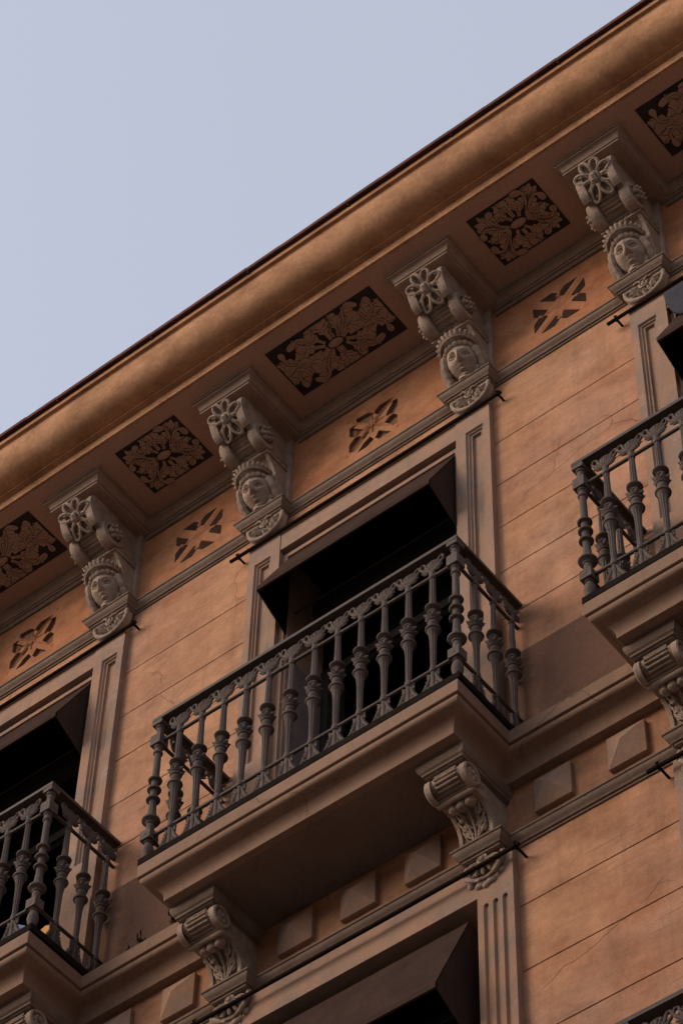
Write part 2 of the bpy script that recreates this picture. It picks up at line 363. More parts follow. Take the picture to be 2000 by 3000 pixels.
for i in range(len(ALLC)-1):
    xm = (ALLC[i]+ALLC[i+1])/2
    e = pempty('painted_ornament', (xm,0,3.33), 'flat painted eight-lobed star between two brackets')
    q = MB()
    for h in S8: q.poly([(a,b-3.33+.008) for a,b in h], lambda a,b:(a,-.003,b), .0025)
    part(q, 'dark_lobe', M_OPAINT, e)
    q = MB()
    def line(p, w=.0022):
        for a,b in zip(p, p[1:]):
            d = Vector((b[0]-a[0],0,b[1]-a[1])).normalized(); n_ = Vector((-d.z,0,d.x))*w
            A, Bq = Vector((a[0],-.002,a[1])), Vector((b[0],-.002,b[1])); q.add([A-n_,Bq-n_,Bq+n_,A+n_],[(0,1,2,3)])
    line([(-.165,.088),(-.055,-.018)], .003); line([(.035,-.07),(.135,-.165)], .003); line([(.155,.135),(.05,.03)])
    line([(-.115,-.155),(-.03,-.06)]); line([(.02,.05),(.008,.085),(.03,.075)]); line([(-.02,-.05),(.0,-.09)])
    line([(.03,.0),(.115,.02)]); line([(-.03,0),(-.11,-.02)])
    def circ(cx, cz, r, w): line([(cx+r*cos(k*pi/8),cz+r*sin(k*pi/8)) for k in range(17)], w)
    circ(0,0,.022,.0018); circ(.0,.0,.010,.0012)
    for sx in (-1,1):
        for sz in (-1,1): circ(sx*.172, sz*.162, .014, .0012)
    part(q, 'red_line', M_RED, e, fix=False)
    q = MB()
    for a,b in ((.118,-.01),(-.118,.0),(.003,.098),(.003,-.118)): q.ball((a,-.003,b),(.012,.0035,.012))
    part(q, 'knot', M_FRIEZE, e)

# dado
dd = MB()
for i in range(len(ALLC)-1):
    dd = MB(); dd.box(ALLC[i]+.80, ALLC[i+1]-.80, -.006, .002, -.015, .665); part(dd, 'dado_band', M_DADO, label='dark brown painted band at the foot of the wall')

# unseen house across the street, behind the viewer, added to shade the lower storeys
q = MB(); q.box(-30, 30, -22, -13.0, -11.42, OPP_Z)
o = q.build('unseen_facing_house', M_FACING); o['label'] = 'plain ochre house across the street, unseen behind the viewer, added to shade the lower storeys'; o['category'] = 'building'

# ------------------------------------------------------------------ cornice, soffit, roof
cn = MB()
prof = [(.36,3.79),(.36,3.751),(-.611,3.751),(-.611,3.818),(-.645,3.8185),(-.645,3.828)]
prof += [(-.650-.150*sin(t), 3.829+.195*(1-cos(t))**1.30) for t in [k*pi/2/28 for k in range(29)]]
prof += [(-.803,4.030),(-.822,4.0305),(-.822,4.068),(.36,4.068)]
cn.prism_x(prof, XL, XR, True)
o = part(cn, 'cornice', M_CORN, bevel=.004, label='long projecting cornice with a broad rounded moulding')
so = MB(); so.box(XL, XR, -.592, -.0, 3.7475, 3.7515); part(so, 'soffit', M_SOFF, label='brown underside of the cornice')
rf = MB(); x = XL; k = 0
while x < XR:
    w = .235; j = random.uniform(-.0015,.0015); zz = random.uniform(-.001,.001)
    rf.add([(x+.001,-.848+j,4.070+zz),(x+w,-.848+j,4.072),(x+w,.6,4.60),(x+.001,.6,4.60),(x+.001,-.848+j,4.098+zz),(x+w,-.848+j,4.100),(x+w,.6,4.63),(x+.001,.6,4.63)],
           [(3,2,1,0),(4,5,6,7),(0,1,5,4),(1,2,6,5),(2,3,7,6),(3,0,4,7)])
    if k%3 == 0: rf.box(x, x+.010, -.840, -.80, 4.060, 4.0705)
    x += w; k += 1
rf.box(XL, XR, .6, 5.2, 4.55, 4.62)
part(rf, 'roof_edge', M_ROOF, label='dark red tile edge on top of the cornice')

# corbel positions
UX = sorted([c+s*.684 for c in ALLC for s in (-1,1)])
LX = sorted([c+s*.695 for c in ALLC for s in (-1,1)])
path = [(XL,0)]
for xb in UX: path += [(xb-.161,0),(xb-.161,-.45),(xb+.161,-.45),(xb+.161,0)]
path += [(XR,0)]
sm = MB()
sprof = [(.055,3.7475),(.055,3.736),(.037,3.734),(.037,3.727),(.049,3.7255),(.049,3.7175),(.036,3.716),(.0265,3.709),(.0215,3.698),(.019,3.686),(.019,3.677),(.003,3.6755),(.003,3.667),(.0165,3.6655),(.0155,3.654),(-.002,3.6525)]
sm.sweep(sprof, path, True)
for xb in UX: sm.box(xb-.1625, xb+.1625, -.4515, .0, 3.653, 3.70)
part(sm, 'soffit_moulding', M_BLOCK, bevel=.0015, label='stone moulding wrapping the bracket tops under the cornice', fix=False)
# lower fillet running on the wall under the moulding
fm = MB()
for i,xb in enumerate([XL]+UX): 
    nx = (UX+[XR])[i]; fm.box(xb+.163 if i else xb, nx-.163, -.014, .002, 3.600, 3.636)
part(fm, 'soffit_fillet', M_MOULD, label='thin stone fillet at the top of the frieze')

# string courses
def string_course(z, xs_, hb, proj):
    s = MB(); path = [(XL,0)]
    for xb in xs_: path += [(xb-hb,0),(xb-hb,-proj),(xb+hb,-proj),(xb+hb,0)]
    path += [(XR,0)]
    s.sweep([(-.01,z),(.046,z),(.047,z-.005),(.045,z-.010),(.039,z-.012),(.0385,z-.020),(.036,z-.028),(.031,z-.036),(.025,z-.042),(.020,z-.048),(.018,z-.054),(.009,z-.0545),(.009,z-.066),(-.004,z-.068)], path, True)
    for xb in xs_: s.box(xb-hb-.002, xb+hb+.002, -proj-.002, 0, z-.070, z-.0008)
    return s
part(string_course(3.0, [c+s*.694 for c in ALLC for s in (-1,1)], .127, .072), 'string_course', M_MOULD, bevel=.0015, label='upper stone band stepping out under each bracket', fix=False)
part(string_course(-.553, LX, .090, .068), 'string_course', M_MOULD, bevel=.0015, label='lower stone band stepping out under each bracket', fix=False)

# ------------------------------------------------------------------ painted soffit panels
LF = {'leaf':[((.027,.139),(.02,.917),95),((.091,.105),(.307,.758),85),((.14,.026),(.56,.533),115),((.262,.018),(.994,-.011),105),((.493,.023),(.791,.382),75),((.166,-.089),(.565,-.528),85),((.133,-.181),(.313,-.792),75),((.022,-.168),(.017,-.964),80)],
 'stroke':[[(.165,.177),(.325,.489),(.417,.815),(.533,.885),(.658,.703)],[(.713,.188),(.809,.315),(.829,.543),(.805,.794)],[(.68,-.093),(.805,-.225),(.819,-.511),(.808,-.758)],[(.309,-.494),(.398,-.785),(.514,-.782),(.679,-.666)]],
 'tri':[(.934,.465),(.949,-.366),(.174,.881),(-.192,.835)]}
QF = {'leaf':[((.301,.106),(.838,.905),70),((.194,.006),(.887,-.718),80),((.006,.241),(.006,.943),100),((.125,.166),(.325,.654),90),((-.076,.183),(-.334,.662),80),((.262,.042),(.697,.221),90),((.28,-.007),(.703,-.142),80)],
 'stroke':[[(.415,.297),(.542,.605),(.525,.831),(.278,.925)],[(.453,.262),(.691,.503),(.864,.461),(.912,.19)],[(.502,-.223),(.722,-.405),(.886,-.324),(.92,-.11)],[(.442,-.284),(.516,-.515),(.516,-.712),(.36,-.835)]],
 'tri':[(.179,.82),(-.208,.842),(.772,.072)]}
def smooth_pts(p, n=6):
    out = []
    for i in range(len(p)-1):
        p0 = p[max(i-1,0)]; p1 = p[i]; p2 = p[i+1]; p3 = p[min(i+2,len(p)-1)]
        for k in range(n):
            t = k/n; out.append(tuple(.5*((2*b)+(-a+c)*t+(2*a-5*b+4*c-d)*t*t+(-a+3*b-3*c+d)*t**3) for a,b,c,d in zip(p0,p1,p2,p3)))
    out.append(p[-1]); return out
def painted_panel(cx, hw, y0, y1, F, ppm, name_label):
    e = pempty('painted_panel', (cx,(y0+y1)/2,ZS-.0035), name_label)
    hd = (y1-y0)/2
    b = MB(); b.box(-hw, hw, -hd, hd, -.0030, -.0002); part(b, 'dark_ground', M_PDARK, e)
    L_ = MB(); D = MB(); O = MB(); LZ = [-.0036]
    def leaflet(c, d, ln, w):
        nn = Vector((-d.y,d.x))
        for grow, mb in ((.0030, O), (0, L_)):
            LZ[0] -= .00003; zz = LZ[0]; pts = []
            for k in range(15):
                u = k/14; e_ = w*.5*sin(pi*u**.8)*(1+.22*sin(u*15)); pts.append(c+d*(ln*u+grow*(u-.3))+nn*(max(e_,0)+grow))
            for k in range(13,0,-1):
                u = k/14; e_ = w*.5*sin(pi*u**.8)*(1+.22*sin(u*15+1)); pts.append(c+d*(ln*u+grow*(u-.3))-nn*(max(e_,0)+grow))
            mb.poly([(max(-hw+.012,min(hw-.012,p.x)),max(-hd+.012,min(hd-.012,p.y))) for p in pts], lambda x,y:(x,y,zz))
    def leaf(p0, p1, w):
        w = w/ppm*.5; a = Vector(p0); t = Vector(p1)-a; ln = t.length; t.normalize(); nn = Vector((-t.y,t.x))
        LZ[0] -= .00006; zz = LZ[0]
        q = [a-nn*w*.13, a+t*ln*.5-nn*w*.15, a+t*ln*.78-nn*w*.11, a+t*ln*.78+nn*w*.11, a+t*ln*.5+nn*w*.15, a+nn*w*.13]
        L_.poly([(p.x,p.y) for p in q], lambda x,y:(x,y,zz))
        for s_,ang,sz in ((.40,.55,.70),(.60,.70,1.0),(.78,.80,.90)):
            for sg_ in (-1,1):
                d = (t*cos(ang)+nn*sg_*sin(ang)); leaflet(a+t*ln*(s_-.06), d, w*1.30*sz, w*.62*sz)
        leaflet(a+t*ln*.66, t, ln*.37, w*.80)
        v0, v1 = a+t*ln*.12, a+t*ln*.93; d = nn*.0014
        D.add([(*(v0-d),-.0084),(*(v0+d),-.0084),(*(v1+d*.4),-.0084),(*(v1-d*.4),-.0084)],[(0,1,2,3)])
        for s_ in (.42,.60,.74):
            for sg_ in (-1,1):
                v0, v1 = a+t*ln*s_, a+t*ln*(s_+.07)+nn*sg_*w*.62; d2 = nn*.0009
                D.add([(*(v0-d2),-.0084),(*(v0+d2),-.0084),(*(v1+d2*.3),-.0084),(*(v1-d2*.3),-.0084)],[(0,1,2,3)])
    def stroke(pts, w=.010):
        LZ[0] -= .00012; zz = LZ[0]
        pts = smooth_pts(pts); n = len(pts); A=[];Bs=[]
        for i,p in enumerate(pts):
            q = Vector(pts[min(i+1,n-1)])-Vector(pts[max(i-1,0)]); q.normalize(); nn = Vector((-q.y,q.x)); s = i/(n-1)
            ww = w*(.45+.55*s) if s < .62 else w*(.8+1.15*sin((s-.62)/.38*pi))
            A.append(Vector(p)+nn*ww); Bs.append(Vector(p)-nn*ww)
        for i in range(n-1):
            g_ = [(A[q]-Bs[q]).normalized()*.003 for q in (i,i+1)]
            O.add([(*(A[i]+g_[0]),zz+.00006),(*(A[i+1]+g_[1]),zz+.00006),(*(Bs[i+1]-g_[1]),zz+.00006),(*(Bs[i]-g_[0]),zz+.00006)],[(0,1,2,3)])
            L_.add([(*A[i],zz),(*A[i+1],zz),(*Bs[i+1],zz),(*Bs[i],zz)],[(0,1,2,3)])
        for i in range(int(n*.55), n-2):
            a_, b_ = (A[i]*.5+Bs[i]*.5), (A[i+1]*.5+Bs[i+1]*.5); d=Vector((.001,.001))
            D.add([(*(a_-d),-.0086),(*(a_+d),-.0086),(*(b_+d),-.0086),(*(b_-d),-.0086)],[(0,1,2,3)])
    for sg in (1,-1):
        f = lambda p: (sg*p[0]*hw, -sg*p[1]*hd)      # outer edge (v=1) is towards -y
        for a,b_,w in F['leaf']: leaf(f(a), f(b_), w)
        for s in F['stroke']: stroke([f(q) for q in s])
        for t in F['tri']:
            x,y = f(t); r = .019
            ang = atan2(y,x)
            L_.poly([(x+r*cos(ang+k*2*pi/6)*(1.15 if k%2==0 else .38), y+r*sin(ang+k*2*pi/6)*(1.15 if k%2==0 else .38)) for k in range(6)], lambda x,y:(x,y,-.0060))
    part(L_, 'painted_foliage', M_PLEAF, e, fix=False); part(O, 'leaf_outline', M_PLINE, e, fix=False); part(D, 'painted_vein', M_PLINE, e, fix=False)
    q = MB(); q.ball((0,0,-.0085),(.048,.025,.009),20,8); part(q, 'central_boss', M_PLEAF, e)
    q = MB(); q.ring((0,0,-.0105),.034,.0022,'z',20,5,sx=1.55,sy=.9); part(q, 'boss_outline', M_PLINE, e)
    return e
for c in ALLC:
    painted_panel(c, .3645, -.509, -.163, LF, 530, 'long black panel painted with leaves, above a window')
for xm in (-1.5*P, -P/2, P/2, 1.5*P):
    painted_panel(xm, .2187, -.509, -.160, QF, 640, 'square black panel painted with leaves, between two brackets')

# ------------------------------------------------------------------ upper corbel with a carved head
def gauss(dx, dz, sx, sz): return math.exp(-(dx/sx)**2-(dz/sz)**2)
def head_mesh():
    # face looks towards -y; local origin at centre of head
    nu, nv = 64, 48; vs = []; RX, RY, RZ = .078, .088, .112
    for i in range(nv+1):
        t = -pi/2+pi*i/nv
        for j in range(nu):
            a = 2*pi*j/nu
            x, y, z = RX*cos(t)*cos(a), RY*cos(t)*sin(a), RZ*sin(t)
            jaw = 1-.30*max(0,(-z-.01)/RZ)**1.3
            x *= jaw
            if y < 0:
                y *= (1-.10*max(0,-z/RZ))
                front = max(0,-y/RY)
                d = 0
                d += .036*gauss(x, z+.014, .0105, .017)+.022*gauss(x, z-.014, .0085, .026)      # nose
                d += .012*gauss(abs(x)-.013, z+.022, .007, .007)
                d -= .024*gauss(abs(x)-.031, z-.012, .017, .012)                                # eye sockets
                d += .013*gauss(abs(x)-.032, z-.010, .012, .0065)                              # lids
                d += .012*gauss(abs(x)-.032, z-.034, .022, .007)                               # brow
                d += .014*gauss(x, z+.046, .019, .0055)+.015*gauss(x, z+.060, .014, .006)       # lips
                d -= .012*gauss(x, z+.053, .021, .003)
                d -= .008*gauss(x, z+.073, .022, .006)
                d += .018*gauss(x, z+.090, .022, .014)                                           # chin
                d += .006*gauss(abs(x)-.042, z+.022, .020, .024)                                 # cheeks
                y -= d*front**.6
            vs.append((x,y,z))
    fs = [(i*nu+j,i*nu+(j+1)%nu,(i+1)*nu+(j+1)%nu,(i+1)*nu+j) for i in range(nv) for j in range(nu)]
    h = MB(); h.add(vs, fs, True)
    # eyelid slits
    return h
def place_head(mb):
    return mb.xf(Matrix.Translation((0,-.112,3.130)) @ Matrix.Rotation(radians(27),4,'X') @ Matrix.Rotation(radians(15),4,'Z') @ Matrix.Scale(1.13,4))

def upper_corbel(x):
    e = pempty('corbel', (x,0,0), 'carved stone bracket with a crowned woman\'s head under the cornice')
    # body
    b = MB()
    core = [(0,2.999),(-.068,2.999),(-.070,3.08),(-.084,3.16),(-.108,3.24),(-.140,3.30),(-.175,3.335),(-.185,3.388),(-.232,3.392),(-.300,3.425),(-.345,3.475),(-.368,3.54),(-.378,3.6525),(0,3.6525)]
    b.prism_x(core, -.098, .098)
    for s in (-1,1):
        edge = [(0,2.999),(-.086,2.999),(-.088,3.08),(-.101,3.16),(-.126,3.24),(-.160,3.30),(-.196,3.336),(0,3.336)]
        b.prism_x(edge, s*.090, s*.113)
    b.box(-.136,.136,-.034,0,3.001,3.652)
    part(b, 'bracket_body', M_CARVED, e, bevel=.002)
    # small abacus with carved band
    b = MB(); b.box(-.124,.124,-.213,0,3.337,3.350); b.box(-.117,.117,-.206,0,3.350,3.378); b.box(-.123,.123,-.214,0,3.378,3.389)
    for k in range(7): b.ball((-.099+.033*k,-.206,3.364),(.012,.008,.010),8,6)
    for k in range(5):
        for s in (-1,1): b.ball((s*.117,-.18+.04*k,3.364),(.007,.013,.010),8,6)
    part(b, 'neck_band', M_CARVED, e, bevel=.0015)
    # fluted centre
    b = MB()
    for k in range(4):
        t = k/3; y, z = -.322+.062*t, 3.446-.036*t
        b.tube([(-.058,y-.004,z-.004),(.058,y-.004,z-.004)], .0085, 10)
    b.prism_x([(-.318,3.45),(-.316,3.432),(-.250,3.398),(-.215,3.392),(-.215,3.46)],-.060,.060)
    part(b, 'fluted_bars', M_CARVED, e)
    # side scrolls
    for s in (-1,1):
        b = MB()
        cl = [(-.405,3.622),(-.424,3.590),(-.428,3.555),(-.418,3.515),(-.402,3.480),(-.384,3.452),(-.358,3.438)]
        cl2 = smooth_pts(cl,4); th = .017
        n = len(cl2); vs = []
        for i,(y,z) in enumerate(cl2):
            a = cl2[max(i-1,0)]; c2 = cl2[min(i+1,n-1)]; d = Vector((c2[0]-a[0],c2[1]-a[1])).normalized(); nn = Vector((-d.y,d.x))
            for xx,o_ in ((s*.070,-th),(s*.093,-th*1.25),(s*.116,-th),(s*.116,th),(s*.070,th)): vs.append((xx,y+nn.x*o_,z+nn.y*o_))
        fs = [(i*5+j,i*5+(j+1)%5,(i+1)*5+(j+1)%5,(i+1)*5+j) for i in range(n-1) for j in range(5)]+[(0,1,2,3,4),tuple((n-1)*5+k for k in (4,3,2,1,0))]
        b.add(vs, fs, True)
        b.prism_x([(-.39,3.6522),(-.412,3.59),(-.412,3.55),(-.395,3.50),(-.36,3.445),(-.25,3.40),(-.2,3.40),(-.2,3.6522)], s*.076, s*.106)
        # rear volute
        N = 26; vc = (-.242,3.440)
        for r0,r1,x0,x1 in ((0,.094,.066,.132),):
            vs = []
            for k in range(N):
                a = 2*pi*k/N
                for r_,xx in ((r1*.9,x0),(r1,x0+.016),(r1*.97,x1-.022),(r1*.93,x1-.002),(r1*.62,x1),(r1*.52,x1-.022)):
                    vs.append((s*xx, vc[0]+r_*cos(a), vc[1]+r_*sin(a)*1.0))
            b.add(vs, [(k*6+j,((k+1)%N)*6+j,((k+1)%N)*6+j+1,k*6+j+1) for k in range(N) for j in range(5)]+[tuple(k*6+5 for k in range(N)),tuple(k*6 for k in range(N))], True)
        part(b, 'scroll', M_CARVED, e)
        b = MB()
        for k in range(6):
            a = 2*pi*k/6+.3; c0 = (s*.134, vc[0]+.028*cos(a), vc[1]+.028*sin(a)); b.ball(c0,(.022,.020,.020),8,6)
            b.ball((s*.154, vc[0]+.038*cos(a+.4), vc[1]+.038*sin(a+.4)),(.012,.010,.010),8,6)
        b.ball((s*.152,vc[0],vc[1]),.016,8,6)
        part(b, 'side_rosette', M_CARVED, e)
    # front flower
    b = MB(); rr_ = random.Random(5); F = Matrix.Translation((0,-.408,3.522)) @ Matrix.Rotation(radians(42),4,'X') @ Matrix.Scale(1.14,4)
    for k in range(8):
        a = 2*pi*k/8+pi/8
        L0 = (.090,.084,.090,.094,.100,.108,.108,.098)[k]*rr_.uniform(.97,1.03)
        pts = []; rr = []
        for q in range(17):
            u = q/16*2*pi; lx = .052+(L0-.052+.006)*-cos(u); wd = .021*sin(u)*(1+.25*-cos(u))
            px, pz = lx*cos(a)-wd*sin(a), lx*sin(a)+wd*cos(a)
            pts.append((px, -.022*sin(min(1,lx/.095)*pi*.8)-.004, pz)); rr.append(.0085)
        b.tube(pts, rr, 6)
        px, pz = .055*cos(a), .055*sin(a)
        vs = [(.02*cos(a),-.004,.02*sin(a))]
        b.add([(.018*cos(a),-.004,.018*sin(a)),(.055*cos(a)-.016*sin(a),-.012,.055*sin(a)+.016*cos(a)),(.088*cos(a),-.006,.088*sin(a)),(.055*cos(a)+.016*sin(a),-.012,.055*sin(a)-.016*cos(a))],[(0,1,2,3)])
    b.xf(F); part(b, 'flower', M_CARVED, e, fix=False)
    b = MB()
    b.ring((0,-.022,.004),.022,.009,'y',14,8); b.ball((0,-.012,0),(.022,.014,.022))
    b.tube([(0,-.02,.012),(0,-.040,.012),(0,-.052,.0),(0,-.050,-.018),(0,-.046,-.03)],[.008,.011,.0155,.0165,.009],8)
    b.xf(F); part(b, 'flower_bud', M_CARVED, e)
    b = MB()
    for s in (-1,1): b.ball((s*.034,-.348,3.452),.019); b.ball((s*.068,-.352,3.464),.0185)
    b.prism_x([(-.375,3.652),(-.392,3.58),(-.388,3.52),(-.362,3.478),(-.33,3.46),(-.3,3.652)], -.0755, .0755)
    part(b, 'bead', M_CARVED, e)
    # the head
    h = head_mesh()
    for s in (-1,1):
        h.tube(smooth_pts([(s*.014,-.079,.013),(s*.024,-.083,.0215),(s*.040,-.080,.0205),(s*.052,-.066,.010)],3),.0030,6)
        h.tube(smooth_pts([(s*.016,-.078,.008),(s*.030,-.080,.001),(s*.047,-.070,.006)],3),.0022,6)
    h = place_head(h); h_ob = part(h, 'stone_head', M_CARVED, e)
    hr = MB(); rnd = random.Random(3)
    for k in range(11):      # fringe of waves over the brow
        a = pi*(k/10); cx_, cz_ = .073*cos(a), .050+.036*sin(a)
        yy = -.088*sqrt(max(.02,1-(cx_/.080)**2-(cz_/.118)**2))-.004
        hr.ball((cx_,yy-.004-.003*(k%2),cz_-.004),(.0165,.013,.0165),8,6)
        cx_, cz_ = .080*cos(a), .062+.038*sin(a)
        hr.ball((cx_,yy+.026,cz_),(.016,.020,.018),8,6)
    for s in (-1,1):         # locks down both sides
        pts = [(s*.076,-.030,.05),(s*.086,-.030,.01),(s*.087,-.022,-.035),(s*.082,-.012,-.075),(s*.088,.0,-.115),(s*.080,.008,-.15)]
        hr.tube(smooth_pts(pts,4), [.016+.005*abs(sin(i*.9)) for i in range(21)], 8)
        pts = [(s*.098,.0,.03),(s*.104,.012,-.02),(s*.094,.022,-.07),(s*.10,.03,-.11)]
        hr.tube(smooth_pts(pts,4), [.012+.006*abs(sin(i*1.3)) for i in range(13)], 8)
    hr.ball((0,.02,.02),(.090,.085,.115),16,12)
    part(place_head(hr), 'hair', M_CARVED, h_ob)
    cr = MB()                 # pleated crown
    N = 13
    cr.tube([(.086*cos(pi*k/16), -.078*sin(pi*k/16)-.012, .076+.036*sin(pi*k/16)) for k in range(17)], .0075, 6)
    for k in range(N):
        a = pi*(k+.5)/N; x0, z0 = .080*cos(a), .080+.036*sin(a); x1, z1 = .103*cos(a), .084+.064*sin(a)
        y0 = -.080*sin(a)-.008; y1 = -.088*sin(a)+.000
        cr.tube([(x0,y0,z0),((x0+x1)/2,(y0+y1)/2-.004,(z0+z1)/2),(x1,y1,z1)], [.0080,.0088,.0060], 7)
    vs = []
    for k in range(17):
        a = pi*k/16; vs += [(.080*cos(a),-.070*sin(a),.066+.03*sin(a)),(.102*cos(a),-.078*sin(a)+.004,.082+.060*sin(a))]
    cr.add(vs, [(2*k,2*k+1,2*k+3,2*k+2) for k in range(16)], True)
    part(place_head(cr), 'crown', M_CARVED, h_ob, fix=False)
    cl = MB()                 # neck and scalloped collar
    cl.tube([(0,-.085,3.09),(0,-.082,3.00)], .046, 14)
    cl.ring((0,-.098,2.998),.050,.006,'y',14,6,0,pi)
    for k in range(5):
        a = pi*(k+.5)/5; cl.tube([(0,-.095,3.0),(.046*cos(a),-.102,3.0+.046*sin(a))],[.004,.007],6)
    for s in (-1,1):
        cl.ball((s*.070,-.092,3.02),(.024,.016,.030)); cl.ball((s*.066,-.094,3.07),(.020,.014,.024))
    part(cl, 'collar', M_CARVED, h_ob)
    # rosette wheel beneath
    w = MB(); cx0 = .010; hz = 2.914; R = .122; yb, yf = -.036, -.062
    pts = [(cx0+(R+.006)*cos(pi+pi*k/20), hz+(R+.004)*sin(pi+pi*k/20)) for k in range(21)]
    w.poly(pts, lambda a,b:(a,-.056,b), .03)
    w.ring((cx0,yf-.002,hz),R-.004,.0115,'y',24,8,pi*.98,2*pi*1.02)
    w.tube([(cx0-R,yf-.002,hz+.004),(cx0+R,yf-.002,hz+.004)],.010,8)
    w.ring((cx0,yf-.012,hz-.016),.024,.0070,'y',16,6); w.ball((cx0,yf-.012,hz-.016),(.014,.010,.014))
    for k in range(7):
        a = pi+pi*(k+.5)/7; ca, sa_ = cos(a), sin(a)
        p0 = Vector((cx0+.026*ca,yf-.002,hz-.010+.026*sa_)); p1 = Vector((cx0+.108*ca,yf+.000,hz+.108*sa_)); mid = (p0+p1)/2; sd = Vector((-sa_,0,ca))*.019
        w.add([p0,mid+sd,p1,mid-sd,mid+Vector((0,-.022,0))],[(0,1,4),(1,2,4),(2,3,4),(3,0,4)])
    for s in (-1,1): w.tube([(cx0+s*.01,yf-.018,hz-.002),(cx0+s*.030,yf-.024,hz+.012),(cx0+s*.055,yf-.018,hz+.010)],[.006,.009,.004],6)
    part(w, 'rosette_wheel', M_CARVED, e, fix=False)
    return e
uc = None
vr = random.Random(11)
for c in ALLC:
    for s in (-1,1):
        x = c+s*.690
        if uc is None: uc = upper_corbel(x); uc_x = x
        else:
            n_ = copy_tree(uc, x-uc_x); n_.parent = B; n_.matrix_parent_inverse = PINV
            for ch in kids(n_):
                if ch.name.startswith('stone_head'): ch.rotation_euler.z = radians(vr.uniform(-5,5)); ch.rotation_euler.y = radians(vr.uniform(-.25,.25))

# ------------------------------------------------------------------ pilasters and window surrounds
def pilaster(x0, x1, z0, z1, flip, upper=True):
    p = MB(); yf = -.040; yb = .36
    w = x1-x0
    if upper:
        px0, px1, pz0, pz1 = x0+.062, x1-.042, .98, 2.622
        if flip: px0, px1 = x0+.042, x1-.062
        d1, d2 = .012, .030
        # front with recessed, stepped panel
        def rect(a,b,c,d,y): return [(a,y,c),(b,y,c),(b,y,d),(a,y,d)]
        def ringf(o_, i_):
            p.add(o_+i_, [(k,(k+1)%4,(k+1)%4+4,k+4) for k in range(4)])
        R0 = rect(x0,x1,z0,z1,yf); R1 = rect(px0,px1,pz0,pz1,yf)
        R2 = rect(px0+.006,px1-.006,pz0+.006,pz1-.006,yf+.012); R3 = rect(px0+.013,px1-.013,pz0+.013,pz1-.013,yf+.012)
        R4 = rect(px0+.017,px1-.017,pz0+.017,pz1-.017,yf+.022); R5 = rect(px0+.027,px1-.027,pz0+.027,pz1-.027,yf+.022); R6 = rect(px0+.029,px1-.029,pz0+.030,pz1-.030,yf+.038)
        for a,b in ((R0,R1),(R1,R2),(R2,R3),(R3,R4),(R4,R5),(R5,R6)): ringf(a,b)
        p.add(R6, [(0,1,2,3)])
        p.add([(x0,yf,z0),(x0,yb,z0),(x0,yb,z1),(x0,yf,z1)],[(0,3,2,1)]); p.add([(x1,yf,z0),(x1,yb,z0),(x1,yb,z1),(x1,yf,z1)],[(0,1,2,3)])
        p.add([(x0,yb,z1),(x1,yb,z1),(x1,yf,z1),(x0,yf,z1)],[(0,1,2,3)])
        # stone joint lines and plinth
        p.box(x0-.004,x1+.004,yf-.010,yf+.05,z0,.66)
    else:
        # fluted front
        loops = [[(x0,z0),(x1,z0),(x1,z1),(x0,z1)]]
        mid = (x0+x1)/2
        for k in (-1,0,1):
            cx_ = mid+k*.049; top = -.885; r_ = .0135
            loops.append([(cx_+r_,z0+.3)]+[(cx_+r_*cos(a),top-r_+r_*sin(a)) for a in [pi*q/8 for q in range(9)]]+[(cx_-r_,z0+.3)])
        flat = [q for l in loops for q in l]
        t = tessellate_polygon([[Vector((a,b,0)) for a,b in l] for l in loops])
        p.add([(a,yf,b) for a,b in flat],[tuple(q) for q in t])
        for l in loops[1:]:
            n = len(l); cx_ = sum(a for a,b in l)/n
            p.add([(a,yf,b) for a,b in l]+[(cx_+(a-cx_)*.55,yf+.013,b) for a,b in l],[(k,(k+1)%n,(k+1)%n+n,k+n) for k in range(n)])
            p.poly([(cx_+(a-cx_)*.55,b) for a,b in l], lambda a,b:(a,yf+.013,b))
        p.add([(x0,yf,z0),(x0,yb,z0),(x0,yb,z1),(x0,yf,z1)],[(0,3,2,1)]); p.add([(x1,yf,z0),(x1,yb,z0),(x1,yb,z1),(x1,yf,z1)],[(0,1,2,3)])
        p.add([(x0,yb,z1),(x1,yb,z1),(x1,yf,z1),(x0,yf,z1)],[(0,1,2,3)])
    return p
def sheet_frame(mb, x, w, z0, z1, y, d):   # thin inverted-U frame around an opening
    mb.box(-x, -x+w, y, y+d, z0, z1); mb.box(x-w, x, y, y+d, z0, z1); mb.box(-x+w+.0005, x-w-.0005, y+.001, y+d, z1-w, z1)

